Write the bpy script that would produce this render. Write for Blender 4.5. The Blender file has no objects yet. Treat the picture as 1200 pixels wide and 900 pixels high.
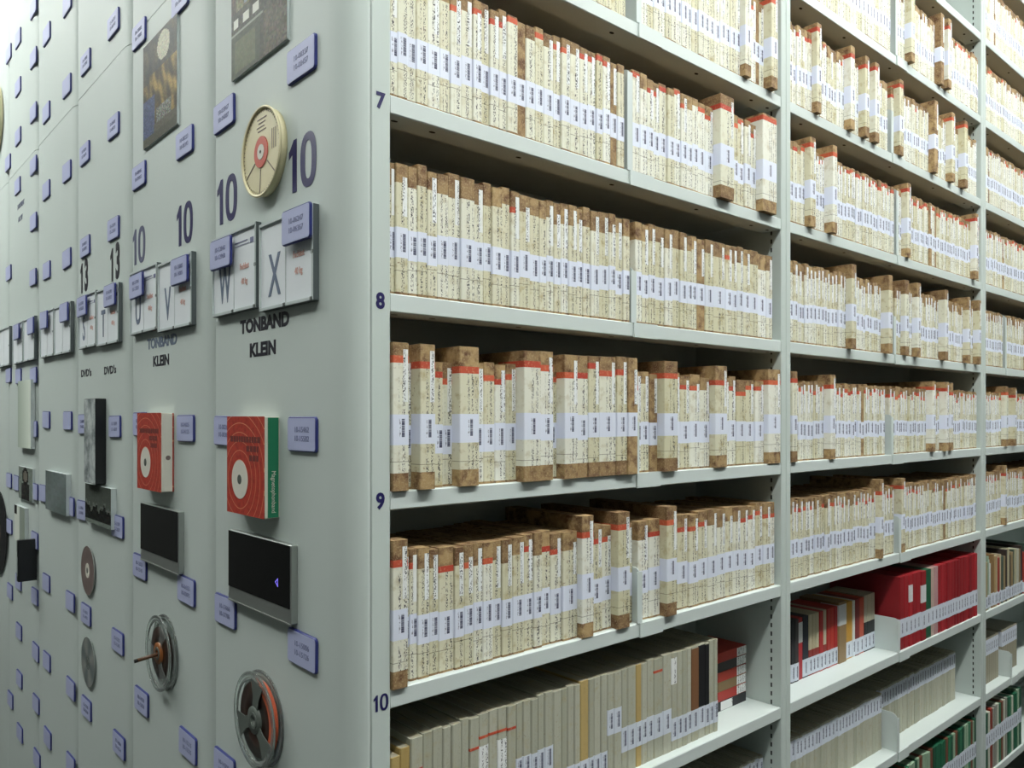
import bpy, math, random
import numpy as np
from mathutils import Matrix, Vector

random.seed(11)
rnd = random.Random(7)

# ------------------------------------------------------------------ measures
F, CX, HY = 933.0, 600.0, 488.5        # focal length and horizon for a 1200x900 frame
CA, SA = 0.6650, 0.7469                # camera forward direction in world x, y
ZC = 1.5                               # eye height
YB = 0.917                             # shelf fronts (facing -Y)
XA = 0.530                             # end panels (facing -X)
XCR = 0.5641                           # back edge of the rounded end-panel corner
PITCH = 0.4585                         # one rack unit to the next
TOPZ = 3.42

def onA(u, v, x=XA):
    r = (u - CX) / F
    d = x / (CA + SA * r)
    return d * (SA - CA * r), ZC - (v - HY) * d / F          # y, z

def onB(u, v=HY, y=YB):
    r = (u - CX) / F
    d = y / (SA - CA * r)
    return d * (CA + SA * r), ZC - (v - HY) * d / F          # x, z

# ------------------------------------------------------------------ camera, light level
scn = bpy.context.scene
COL = scn.collection
cam = bpy.data.cameras.new('camera')
cam.lens = F / 1200 * 36
cam.sensor_width = 36
cam.shift_y = (HY - 450) / 1200
cam.clip_start = 0.02
camo = bpy.data.objects.new('camera', cam)
camo.location = (0, 0, ZC)
camo.rotation_euler = (math.pi / 2, 0, -math.atan2(CA, SA))
COL.objects.link(camo)
scn.camera = camo
scn.view_settings.view_transform = 'Standard'
scn.view_settings.look = 'None'
scn.view_settings.gamma = 1
scn.view_settings.use_curve_mapping = False
scn.view_settings.exposure = 0.0
LAMP = 70.0            # strip lamps over the shelf aisle
LAMP2 = 24.0           # strip lamps before the end panels
LAMP3 = 50.0           # added unseen pair that brightens the far end panels
LAMP_COL = (0.975, 1.0, 0.955, 1)

w = bpy.data.worlds.new('world')
scn.world = w
w.use_nodes = True
w.node_tree.nodes['Background'].inputs[0].default_value = (0.9, 1.0, 0.95, 1)
w.node_tree.nodes['Background'].inputs[1].default_value = 0.05

# ------------------------------------------------------------------ materials
def lin(c):
    return tuple(((x / 255 + 0.055) / 1.055) ** 2.4 if x > 10 else x / 255 / 12.92 for x in c) + (1,)

class N:
    """tiny node helper"""
    def __init__(s, name):
        s.m = bpy.data.materials.new(name); s.m.use_nodes = True
        s.t = s.m.node_tree; s.b = s.t.nodes['Principled BSDF']
    def n(s, typ, **kw):
        nd = s.t.nodes.new(typ)
        for k, v in kw.items():
            if k in ('operation', 'blend_type', 'data_type', 'attribute_name', 'noise_dimensions', 'wave_type', 'bands_direction', 'feature'):
                setattr(nd, k, v)
        return nd
    def link(s, a, b): s.t.links.new(a, b)
    def val(s, x, inp):
        if hasattr(x, 'is_linked') or hasattr(x, 'links'): s.link(x, inp)
        else: inp.default_value = x
    def math(s, op, a, b=0.0, c=None):
        nd = s.n('ShaderNodeMath', operation=op)
        s.val(a, nd.inputs[0]); s.val(b, nd.inputs[1])
        if c is not None: s.val(c, nd.inputs[2])
        return nd.outputs[0]
    def mix(s, f, a, b, mode='MIX'):
        nd = s.t.nodes.new('ShaderNodeMix'); nd.data_type = 'RGBA'; nd.blend_type = mode
        s.val(f, nd.inputs[0]); s.val(a, nd.inputs[6]); s.val(b, nd.inputs[7])
        return nd.outputs[2]
    def noise(s, vec, scale, detail=2.0, rough=0.5):
        nd = s.t.nodes.new('ShaderNodeTexNoise')
        if vec is not None: s.link(vec, nd.inputs['Vector'])
        nd.inputs['Scale'].default_value = scale; nd.inputs['Detail'].default_value = detail
        nd.inputs['Roughness'].default_value = rough
        return nd.outputs[0]
    def ramp(s, x, lo, hi):
        nd = s.t.nodes.new('ShaderNodeMapRange'); s.link(x, nd.inputs[0])
        nd.inputs[1].default_value = lo; nd.inputs[2].default_value = hi
        return nd.outputs[0]
    def uv(s):
        nd = s.t.nodes.new('ShaderNodeUVMap'); nd.uv_map = 'UVMap'
        sp = s.t.nodes.new('ShaderNodeSeparateXYZ'); s.link(nd.outputs[0], sp.inputs[0])
        return nd.outputs[0], sp.outputs[0], sp.outputs[1]
    def obj(s): return s.t.nodes.new('ShaderNodeTexCoord').outputs['Object']
    def comb(s, x, y, z=0.0):
        nd = s.t.nodes.new('ShaderNodeCombineXYZ')
        s.val(x, nd.inputs[0]); s.val(y, nd.inputs[1]); s.val(z, nd.inputs[2]); return nd.outputs[0]
    def attr(s, name):
        nd = s.t.nodes.new('ShaderNodeAttribute'); nd.attribute_name = name
        sp = s.t.nodes.new('ShaderNodeSeparateColor'); s.link(nd.outputs['Color'], sp.inputs[0])
        return nd.outputs['Color'], sp.outputs[0], sp.outputs[1], sp.outputs[2]
    def out(s, color=None, rough=None, metal=None, **kw):
        if color is not None: s.val(color, s.b.inputs['Base Color'])
        if rough is not None: s.val(rough, s.b.inputs['Roughness'])
        if metal is not None: s.val(metal, s.b.inputs['Metallic'])
        for k, v in kw.items(): s.val(v, s.b.inputs[k.replace('_', ' ')])
        return s.m
    def bump(s, h, strength=0.2, dist=0.001):
        nd = s.t.nodes.new('ShaderNodeBump'); s.link(h, nd.inputs['Height'])
        nd.inputs['Strength'].default_value = strength; nd.inputs['Distance'].default_value = dist
        s.link(nd.outputs[0], s.b.inputs['Normal'])

def plain(name, rgb, rough=0.5, metal=0.0, var=0.06, scale=9, **kw):
    n = N(name); c = lin(rgb)
    f = n.noise(n.obj(), scale, 3)
    dark = tuple(x * (1 - var * 2) for x in c[:3]) + (1,)
    return n.out(n.mix(f, dark, c), rough, metal, **kw)

M = {}
# painted sheet steel of racks: faint smudges in the gloss
def paint(name, rgb, rough):
    n = N(name); c = lin(rgb); o = n.obj()
    f = n.noise(o, 3.2, 4)
    fine = n.noise(o, 900, 2)
    r = n.math('ADD', n.math('MULTIPLY', f, 0.16), rough - 0.08)
    n.bump(fine, 0.06, 0.0004)
    return n.out(n.mix(f, tuple(x * 0.94 for x in c[:3]) + (1,), c), r, Specular_IOR_Level=0.3)
M['paint'] = paint('rack_paint', (192, 202, 198), 0.62)
M['shelfpaint'] = paint('shelf_paint', (205, 214, 212), 0.42)
M['dark'] = plain('slot_shadow_black', (12, 13, 13), 0.8)
M['navy'] = plain('navy_lettering', (28, 24, 84), 0.45, var=0.03)
M['sheengrey'] = plain('sheen_and_grey_lettering', (96, 100, 128), 0.4, var=0.08, scale=40)  # grazing sheen on a navy numeral painted as paler tone; also plain grey text
M['black'] = plain('black_lettering', (28, 27, 40), 0.45, var=0.03)
M['greyblue'] = plain('grey_blue_print', (105, 118, 140), 0.5, var=0.05)
M['redprint'] = plain('red_print', (214, 170, 160), 0.5, var=0.05)
M['smallprint'] = plain('small_grey_print', (118, 122, 156), 0.6, var=0.05)
M['blue'] = plain('blue_magnet_plastic', (46, 54, 122), 0.35, var=0.05)
M['card'] = plain('lilac_card', (174, 180, 214), 0.6, var=0.05, scale=30)
M['whitecard'] = plain('white_card', (222, 228, 232), 0.6, var=0.03, scale=20)
M['acrylicedge'] = plain('acrylic_edge', (196, 206, 206), 0.3, var=0.1, scale=50)
M['frameshade'] = plain('painted_frame_shade', (84, 92, 94), 0.4)
M['grooveshade'] = plain('painted_groove_shade', (70, 78, 74), 0.7)
M['silver'] = plain('brushed_silver', (170, 176, 172), 0.3, 0.7)
M['screen'] = plain('black_glass', (10, 10, 11), 0.05, var=0.2)
M['blackplastic'] = plain('black_plastic', (20, 22, 26), 0.35, var=0.2)
M['floor'] = plain('grey_floor', (70, 72, 70), 0.5, var=0.05, scale=4)
M['wall'] = plain('grey_wall', (84, 86, 84), 0.9, var=0.03, scale=2)
M['ceil'] = plain('ceiling_white', (226, 228, 225), 0.9, var=0.02, scale=2)
M['cream'] = plain('cream_plastic', (216, 208, 170), 0.5, var=0.08, scale=30)
M['ringred'] = plain('ring_red', (196, 84, 64), 0.5)
M['offwhite'] = plain('off_white_paper', (214, 212, 200), 0.6)
M['green'] = plain('green_spine', (22, 120, 84), 0.55, var=0.1, scale=60)
M['rod'] = plain('brown_rod', (96, 66, 44), 0.5, var=0.2, scale=60)
M['rodtip'] = plain('dark_rod_tip', (24, 22, 20), 0.5)
M['tape'] = plain('brown_tape', (52, 34, 26), 0.3, var=0.1)
M['orange'] = plain('orange_leader', (206, 96, 62), 0.4, var=0.1)
M['hubgrey'] = plain('grey_hub', (96, 104, 98), 0.35, var=0.1)
M['copper'] = plain('copper_hub', (160, 98, 52), 0.35, 0.3)
M['discbrown'] = plain('brown_disc_label', (128, 112, 108), 0.35, var=0.2, scale=60)

n = N('clear_plastic')
M['clear'] = n.out((0.9, 0.95, 0.93, 1), 0.08, 0, Transmission_Weight=0.93, IOR=1.3)
n = N('cd_metal')
o = n.obj(); sp = n.n('ShaderNodeSeparateXYZ'); n.link(o, sp.inputs[0])
ang = n.math('ARCTAN2', sp.outputs[1], sp.outputs[0])
wv = n.math('SINE', n.math('MULTIPLY', ang, 4.0))
M['cd'] = n.out(n.mix(n.ramp(wv, -1, 1), (0.42, 0.5, 0.5, 1), (0.82, 0.85, 0.82, 1)), 0.3, 0.8)

for nm_, st_ in (('lamp', LAMP), ('lamp2', LAMP2), ('lamp3', LAMP3)):
    n = N('lamp_diffuser')
    e = n.t.nodes.new('ShaderNodeEmission'); e.inputs[0].default_value = LAMP_COL; e.inputs[1].default_value = st_
    n.link(e.outputs[0], n.t.nodes['Material Output'].inputs[0]); M[nm_] = n.m

# worn cardboard
n = N('worn_cardboard'); uvv, U, V = n.uv(); tc, tr, tg, tb = n.attr('tint')
vec = n.comb(n.math('ADD', U, n.math('MULTIPLY', tr, 9.0)), V, tb)
f1 = n.noise(vec, 60, 4); f2 = n.noise(vec, 400, 2)
c = n.mix(tg, lin((134, 106, 72)), lin((176, 148, 104)))
c = n.mix(n.ramp(f1, 0.42, 0.68), c, lin((98, 66, 42)))
c = n.mix(n.math('MULTIPLY', n.ramp(f2, 0.5, 0.75), 0.5), c, lin((196, 176, 136)))
M['board'] = n.out(c, 0.8)

def paper(name, base, base2, ink=0.8, stain=0.6, linez=None):
    n = N(name); uvv, U, V = n.uv(); tc, tr, tg, tb = n.attr('tint')
    off = n.math('MULTIPLY', tr, 7.0)
    vec = n.comb(n.math('ADD', U, off), V, tb)
    col = n.mix(tg, lin(base), lin(base2))
    st = n.noise(vec, 55, 4, 0.6)
    col = n.mix(n.math('MULTIPLY', n.ramp(st, 0.52, 0.72), stain), col, lin((168, 152, 104)))
    wear = n.noise(vec, 150, 3, 0.6)
    col = n.mix(n.math('MULTIPLY', n.ramp(wear, 0.66, 0.72), stain), col, lin((120, 88, 54)))
    # writing: small dark strokes laid along two columns up the spine
    tv = n.comb(n.math('MULTIPLY', n.math('ADD', U, off), 800.0), n.math('MULTIPLY', V, 400.0), tr)
    tx = n.noise(tv, 1.0, 1.0)
    marks = n.ramp(tx, 0.51, 0.58)
    colm = n.math('SINE', n.math('ADD', n.math('MULTIPLY', U, n.math('ADD', 520.0, n.math('MULTIPLY', tg, 380.0))), n.math('MULTIPLY', tb, 6.28)))
    colm = n.math('MULTIPLY', n.ramp(colm, -0.5, 0.3), n.ramp(U, -0.0045, -0.0025))
    lowv = n.noise(n.comb(n.math('MULTIPLY', U, 120.0), n.math('MULTIPLY', V, 45.0), tr), 1.0, 1.0)
    lowm = n.ramp(lowv, 0.34, 0.46)
    f = n.math('MULTIPLY', n.math('MULTIPLY', marks, colm), n.math('MULTIPLY', lowm, ink))
    col = n.mix(f, col, lin((58, 56, 62)))
    if linez is not None:
        dl = n.math('ABSOLUTE', n.math('SUBTRACT', V, n.math('ADD', linez - .006, n.math('MULTIPLY', tb, .011))))
        ln = n.math('LESS_THAN', dl, 0.0005)
        col = n.mix(n.math('MULTIPLY', ln, 0.65), col, lin((84, 74, 52)))
    return n.out(col, 0.75)
M['paper'] = paper('written_cream_paper', (218, 217, 198), (230, 230, 220), 1.0, 0.5, 0.037)
M['stainpaper'] = paper('stained_cream_paper', (204, 200, 170), (216, 213, 190), 1.0, 0.8, 0.037)
M['strip'] = paper('white_title_strip', (228, 230, 228), (236, 238, 240), 1.0, 0.15)
M['plainpaper'] = paper('plain_grey_cream_board', (164, 165, 148), (182, 182, 166), 0.12, 0.35)
M['ochre'] = paper('ochre_board', (168, 142, 84), (184, 160, 104), 0.1, 0.5)
M['greyside'] = paper('grey_box_lid', (144, 140, 122), (158, 152, 134), 0.05, 0.5)

n = N('faded_red_band'); uvv, U, V = n.uv(); tc, tr, tg, tb = n.attr('tint')
fw = n.noise(n.comb(n.math('ADD', U, tr), V, tb), 260, 3)
c = n.mix(tb, lin((178, 60, 44)), lin((204, 96, 62)))
M['band'] = n.out(n.mix(n.math('MULTIPLY', n.ramp(fw, 0.55, 0.75), 0.6), c, lin((214, 160, 120))), 0.7)

# barcode label: u=0 is the middle of the spine, v measured from the label's foot
def barcode(name, base, h, bx, bw):
    n = N(name); uvv, U, V = n.uv(); tc, tr, tg, tb = n.attr('tint')
    inb = n.math('LESS_THAN', n.math('ABSOLUTE', n.math('SUBTRACT', U, bx)), bw / 2)
    vb = n.math('LESS_THAN', n.math('ABSOLUTE', n.math('SUBTRACT', V, n.math('ADD', h * 0.48, n.math('MULTIPLY', tb, h * 0.1)))), h * 0.30)
    bars = n.noise(n.comb(tr, n.math('MULTIPLY', V, 1500.0), 0.0), 1.0, 1.0)
    bars = n.ramp(bars, 0.40, 0.50)
    block = n.math('MULTIPLY', n.math('MULTIPLY', inb, vb), n.math('ADD', n.math('MULTIPLY', bars, 0.55), 0.42))
    tv = n.comb(n.math('MULTIPLY', U, 800.0), n.math('MULTIPLY', V, 420.0), tr)
    tx = n.ramp(n.noise(tv, 1.0, 1.0), 0.5, 0.6)
    inx = n.math('LESS_THAN', n.math('ABSOLUTE', n.math('SUBTRACT', U, bx - bw * 1.05)), bw * 0.26)
    txt = n.math('MULTIPLY', n.math('MULTIPLY', tx, inx), n.math('MULTIPLY', vb, 0.75))
    col = n.mix(tg, lin(base), lin(tuple(min(255, x + 8) for x in base)))
    col = n.mix(block, col, lin((48, 50, 82)))
    col = n.mix(txt, col, lin((74, 74, 92)))
    return n.out(col, 0.55)
M['barcode'] = barcode('barcode_label', (216, 221, 236), 0.042, 0.0032, 0.0048)
M['barcode2'] = barcode('case_barcode_label', (206, 212, 224), 0.046, 0.002, 0.0045)

n = N('vertex_picture'); tc, a_, b_, c_ = n.attr('pic')
M['pic'] = n.out(tc, 0.55, 0, Specular_IOR_Level=0.12)
n = N('tinted_cloth'); tc, a_, b_, c_ = n.attr('tint'); f = n.noise(n.obj(), 300, 2)
M['tinted'] = n.out(n.mix(n.math('MULTIPLY', f, 0.25), tc, (0, 0, 0, 1)), 0.5)

# ------------------------------------------------------------------ mesh building
class MB:
    def __init__(s): s.v = []; s.f = []; s.uv = []; s.m = []; s.t = []; s.tint = (0.5, 0.5, 0.5); s.sm = False
    def face(s, idx, uvs, mat=0):
        s.f.append(idx); s.uv.extend(uvs); s.m.append(mat); s.t.extend([s.tint] * len(idx))
    def prism(s, fp, z0, z1, mat=0, o=(0, 0, 0), v0=0.0, shear=(0, 0), split=False):
        """vertical prism over footprint fp (ccw); uv in metres: u along the outline from x, v height"""
        b = len(s.v); n = len(fp)
        for (x, y) in fp: s.v.append((o[0] + x, o[1] + y, o[2] + z0))
        for (x, y) in fp: s.v.append((o[0] + x + shear[0], o[1] + y + shear[1], o[2] + z1))
        for i in range(n):
            j = (i + 1) % n
            (xa, ya), (xb, yb) = fp[i], fp[j]
            ua, ub = xa + (ya if xa > 0 else -ya), xb + (yb if xb > 0 else -yb)
            s.face((b + i, b + j, b + n + j, b + n + i), [(ua, z0 - v0), (ub, z0 - v0), (ub, z1 - v0), (ua, z1 - v0)], mat)
        if split:
            b2 = len(s.v); s.v.extend(s.v[b:b2]); b = b2
        s.face(tuple(b + n + i for i in range(n)), [(p[0], p[1]) for p in fp], mat)
        s.face(tuple(b + i for i in reversed(range(n))), [(p[0], p[1]) for p in reversed(fp)], mat)
    def box(s, x0, x1, y0, y1, z0, z1, mat=0):
        s.prism([(x0, y0), (x1, y0), (x1, y1), (x0, y1)], z0, z1, mat)
    def loft(s, rings, mat=0, cap=True):
        b = len(s.v); n = len(rings[0])
        for r in rings: s.v.extend(r)
        for k in range(len(rings) - 1):
            for i in range(n):
                j = (i + 1) % n
                s.face((b + k * n + i, b + k * n + j, b + (k + 1) * n + j, b + (k + 1) * n + i), [(0, 0), (1, 0), (1, 1), (0, 1)], mat)
        if cap:
            s.face(tuple(b + i for i in reversed(range(n))), [(0, 0)] * n, mat)
            k = b + (len(rings) - 1) * n
            s.face(tuple(k + i for i in range(n)), [(0, 0)] * n, mat)
    def lathe(s, prof, seg=48, mat=0, c=(0, 0)):
        """closed loop profile [(r,z)] turned about z"""
        b = len(s.v); n = len(prof)
        for k in range(seg):
            a = 2 * math.pi * k / seg
            for r, z in prof: s.v.append((c[0] + r * math.cos(a), c[1] + r * math.sin(a), z))
        for k in range(seg):
            k2 = (k + 1) % seg
            for i in range(n):
                j = (i + 1) % n
                s.face((b + k * n + i, b + k2 * n + i, b + k2 * n + j, b + k * n + j), [(0, 0), (1, 0), (1, 1), (0, 1)], mat)
    def disc(s, r, z0, z1, seg=40, mat=0, c=(0, 0)):
        ring = lambda z, rr: [(c[0] + rr * math.cos(2 * math.pi * i / seg), c[1] + rr * math.sin(2 * math.pi * i / seg), z) for i in range(seg)]
        s.loft([ring(z0, r), ring(z1, r)], mat)
    def rbox(s, w, h, t, rad=0.004, z0=0.0, bev=0.0, c=(0, 0), mat=0):
        """rounded plate lying in local xy, rising along z"""
        def ring(z, d):
            pts = []
            r = max(rad - d, 0.0004)
            for (sx, sy, a0) in ((1, 1, 0), (-1, 1, 90), (-1, -1, 180), (1, -1, 270)):
                for q in range(5):
                    a = math.radians(a0 + q * 22.5)
                    pts.append((c[0] + sx * (w / 2 - d - r) + r * math.cos(a), c[1] + sy * (h / 2 - d - r) + r * math.sin(a), z))
            return pts
        if bev: s.loft([ring(z0, 0), ring(z0 + t - bev, 0), ring(z0 + t, bev)], mat)
        else: s.loft([ring(z0, 0), ring(z0 + t, 0)], mat)
    def build(s, name, mats, parent=None, smooth=False):
        me = bpy.data.meshes.new(name)
        me.from_pydata(s.v, [], s.f)
        uvl = me.uv_layers.new(name='UVMap')
        uvl.data.foreach_set('uv', np.array(s.uv, dtype=np.float32).ravel())
        ca = me.color_attributes.new('tint', 'FLOAT_COLOR', 'CORNER')
        arr = np.ones((len(s.t), 4), dtype=np.float32); arr[:, :3] = np.array(s.t, dtype=np.float32)
        ca.data.foreach_set('color', arr.ravel())
        if not isinstance(mats, (list, tuple)): mats = [mats]
        for m in mats: me.materials.append(m)
        me.polygons.foreach_set('material_index', np.array(s.m, dtype=np.int32))
        if smooth:
            me.polygons.foreach_set('use_smooth', [len(f) == 4 for f in s.f])
        me.update()
        o = bpy.data.objects.new(name, me)
        COL.objects.link(o)
        if parent: o.parent = parent
        return o

def tag(o, label=None, cat=None, group=None, kind=None):
    if label: o['label'] = label
    if cat: o['category'] = cat
    if group: o['group'] = group
    if kind: o['kind'] = kind
    return o
def empty(name, loc=(0, 0, 0), mat=None):
    o = bpy.data.objects.new(name, None); COL.objects.link(o); o.empty_display_size = 0.02
    if mat is not None: o.matrix_world = mat
    else: o.location = loc
    return o
def frameA(y, z, x=XA):      # local x reads to the right, y up, z out of the end panel
    return Matrix(((0, 0, -1, x), (-1, 0, 0, y), (0, 1, 0, z), (0, 0, 0, 1)))
def frameB(x, z, y=YB):
    return Matrix(((1, 0, 0, x), (0, 0, -1, y), (0, 1, 0, z), (0, 0, 0, 1)))

_tc = {}
def text_mesh(txt, cap, bold=0.0, sx=1.0, depth=0.0002, align='CENTER'):
    key = (txt, cap, bold, sx, align)
    if key in _tc: return _tc[key]
    cu = bpy.data.curves.new('lettering', 'FONT'); cu.body = txt
    cu.size = cap / 0.70; cu.offset = bold; cu.extrude = depth; cu.align_x = align; cu.align_y = 'CENTER'; cu.resolution_u = 3
    cu.space_line = 1.15 if len(txt) > 10 and cap < .009 else 0.8
    ob = bpy.data.objects.new('tmp', cu); COL.objects.link(ob)
    me = bpy.data.meshes.new_from_object(ob.evaluated_get(bpy.context.evaluated_depsgraph_get()))
    bpy.data.objects.remove(ob)
    for v in me.vertices: v.co.x *= sx
    me.name = 'lettering'
    _tc[key] = me
    return me
_tm = {}
def lettering(txt, cap, mat, parent, loc=(0, 0, 0), bold=0.0, sx=1.0, name='lettering'):
    me = text_mesh(txt, cap, bold, sx)
    k = (me.name, mat.name)
    if k not in _tm:
        m2 = me.copy(); m2.materials.clear(); m2.materials.append(mat); _tm[k] = m2
    o = bpy.data.objects.new(name, _tm[k]); COL.objects.link(o)
    o.parent = parent; o.location = loc
    return o

ONES = ['', 'first', 'second', 'third', 'fourth', 'fifth', 'sixth', 'seventh', 'eighth', 'ninth', 'tenth', 'eleventh', 'twelfth',
        'thirteenth', 'fourteenth', 'fifteenth', 'sixteenth', 'seventeenth', 'eighteenth', 'nineteenth']
TENS = {2: ('twentieth', 'twenty'), 3: ('thirtieth', 'thirty'), 4: ('fortieth', 'forty'), 5: ('fiftieth', 'fifty'), 6: ('sixtieth', 'sixty'), 7: ('seventieth', 'seventy'), 8: ('eightieth', 'eighty')}
def ordinal(i):
    if i < 20: return ONES[i]
    t, o_ = divmod(i, 10)
    return TENS[t][0] if o_ == 0 else TENS[t][1] + '-' + ONES[o_]

# ------------------------------------------------------------------ room
def struct(name, x0, x1, y0, y1, z0, z1, m):
    b = MB(); b.box(x0, x1, y0, y1, z0, z1)
    return tag(b.build(name, m), kind='structure')
RX0, RX1, RY0, RY1, CZ = -2.6, 5.3, -1.1, 4.9, 3.75
struct('floor', RX0 - .1, RX1 + .1, RY0 - .1, RY1 + .1, -0.1, 0, M['floor'])
struct('ceiling', RX0 - .1, RX1 + .1, RY0 - .1, RY1 + .1, CZ, CZ + .1, M['ceil'])
struct('wall_left', RX0 - .1, RX0, RY0, RY1, 0, CZ, M['wall'])
struct('wall_right', RX1, RX1 + .1, RY0, RY1, 0, CZ, M['wall'])
struct('wall_front', RX0 - .1, RX1 + .1, RY0 - .1, RY0, 0, CZ, M['wall'])
struct('wall_back', RX0 - .1, RX1 + .1, RY1, RY1 + .1, 0, CZ, M['wall'])

def lamp(x, y, along, label, bright=False):
    t = empty('ceiling_lamp', (x, y, CZ))
    tag(t, label, 'lamp', 'ceiling strip lamps')
    L, W = 0.72, 0.07
    sx, sy = (L, W) if along == 'x' else (W, L)
    b = MB(); b.box(-sx - .01, sx + .01, -sy - .01, sy + .01, -0.07, 0)
    b.build('housing', M['ceil'], t)
    b = MB(); b.box(-sx, sx, -sy, sy, -0.095, -0.0705)
    b.build('diffuser', M['lamp' if along == 'x' else 'lamp3' if bright else 'lamp2'], t)
for i, x in enumerate((0.25, 1.95, 3.65)):
    lamp(x, -0.18, 'x', 'white strip lamp on the ceiling over the shelf aisle, %s along it' % ordinal(i + 1))
for i, y in enumerate((-0.3, 1.35, 2.85)):
    lamp(-0.95 if i == 2 else -0.75, y, 'y', 'white strip lamp on the ceiling before the end panels, %s along them' % ordinal(i + 1))
lamp(-0.30, 4.05, 'y', 'unseen strip lamp added to brighten the farthest end panels, inner one of two', True)  # extra lamp pair put in only to lift the far panels
lamp(-0.62, 4.05, 'y', 'unseen strip lamp added to brighten the farthest end panels, outer one of two', True)

# ------------------------------------------------------------------ rack units
NAMES = ['lettered W and X', 'lettered U and V', 'lettered S and T', 'fourth from the shelf corner', 'fifth from the shelf corner', 'sixth from the shelf corner', 'seventh from the shelf corner']
JOINT = 2.315
def end_panel(y0, parent):
    d = XCR - XA
    fp = []
    n = 16
    for i in range(n + 1):                       # rounded corner
        a = i / n
        p0, p1, p2, p3 = (XCR, y0 + .0005), (XA + .010, y0 + .004), (XA + .001, y0 + .020), (XA, y0 + .052)
        fp.append(tuple(p0[q] * (1 - a) ** 3 + 3 * p1[q] * a * (1 - a) ** 2 + 3 * p2[q] * a * a * (1 - a) + p3[q] * a ** 3 for q in (0, 1)))
    ye = y0 + PITCH - 0.010
    fp += [(XA, ye - 0.004), (XA + 0.003, ye), (XCR, ye)]
    fp = fp[::-1] if sum(fp[i][0] * fp[(i + 1) % len(fp)][1] - fp[(i + 1) % len(fp)][0] * fp[i][1] for i in range(len(fp))) < 0 else fp
    for (a, b_) in ((0.06, JOINT - 0.0008), (JOINT + 0.0008, TOPZ)):
        b = MB(); b.prism(fp, a, b_, split=True)
        o = b.build('end_panel', M['paint'], parent)
        # smooth the rounded corner only
        me = o.data
        for p in me.polygons:
            c = p.center
            p.use_smooth = len(p.vertices) == 4 and c.y < y0 + 0.0605 and c.x < XCR - 0.0005
    b = MB(); b.box(XA + .006, XCR - .001, ye + .0003, ye + .0050, 0.06, TOPZ)
    b.build('groove_shade_strip', M['grooveshade'], parent)  # dark strip painted in for the shade of the groove between units
    b = MB(); b.box(XCR, XCR + 0.0012, y0 + 0.002, ye - 0.002, 0.06, TOPZ)
    b.build('joint_shade', M['dark'], parent)  # black sheet standing in for the shade behind the panel gaps

BAYS = [(0.5956, 1.6126), (1.6525, 2.8570), (2.8990, 4.1)]
LIP = 0.0255
def lipz(k): return ZC + 0.1428 - 0.27 * (k - 8)        # underside of shelf k's front lip
def topz(k): return lipz(k) + LIP

units = []
for k in range(7):
    y0 = YB + k * PITCH
    t = empty('mobile_shelving_unit', (0, 0, 0))
    units.append(t)
    desc = ['pale grey mobile shelf rack full of tape boxes, its end panel lettered W and X',
            'grey mobile rack end lettered U and V, closed up behind the nearest rack',
            'grey mobile rack end lettered S and T, behind the U and V rack'][k] if k < 3 else \
           'grey mobile rack end panel, %s counted from the corner with the shelves' % ordinal(k + 1)
    tag(t, desc, 'shelving unit', 'mobile racks closed up side by side')
    end_panel(y0, t)
    b = MB(); b.box(0.56, 4.14, y0 + 0.03, y0 + PITCH - 0.03, 0.0, 0.0595)
    b.build('base', M['hubgrey'], t)
    if k == 0: continue
    b = MB(); b.box(XCR + 0.0013, 4.14, y0 + 0.004, y0 + PITCH - 0.006, 0.06, TOPZ - 0.01)
    b.build('carcass', M['paint'], t)

R1 = units[0]
BACK = YB + 0.226
# uprights: end post, two double posts, last post
for (x0, x1) in ((XCR + 0.0013, 0.5956), (1.6126, 1.6525), (2.8570, 2.8990), (4.1, 4.14)):
    b = MB()
    xs = [(x0, x1)] if x1 - x0 < 0.035 or x0 > 4 else [(x0, (x0 + x1) / 2 - 0.0004), ((x0 + x1) / 2 + 0.0004, x1)]
    for (a, c_) in xs:
        r = 0.0015
        b.prism([(a + r, YB), (c_ - r, YB), (c_, YB + r), (c_, YB + 0.030), (a, YB + 0.030), (a, YB + r)], 0.06, TOPZ)
    b.build('upright', M['paint'], R1)
    b = MB()
    b.box(x0 + 0.0006, x1 - 0.0006, YB + 0.0305, BACK + 0.22, 0.06, TOPZ)
    p = b.build('partition_panel', M['paint'], R1)
    # slotted strip, 25 mm behind the front edge, both sides of the post
    b = MB()
    for sx in ([x0 - 0.0002, x1 + 0.0002] if 1 < x0 < 4 else [x1 + 0.0002]):
        z = 0.10
        while z < TOPZ - 0.05:
            b.box(sx - 0.0003, sx + 0.0003, YB + 0.0225, YB + 0.0260, z, z + 0.0095)
            z += 0.019
    b.build('slot_row', M['dark'], R1)
b = MB(); b.box(0.597, 4.1, BACK, BACK + 0.0015, 0.06, TOPZ); b.build('back_panel', M['paint'], R1)
b = MB(); b.box(0.5660, 4.14, BACK + 0.2205, BACK + 0.2215, 0.06, TOPZ); b.build('rear_panel', M['paint'], R1)

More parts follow.
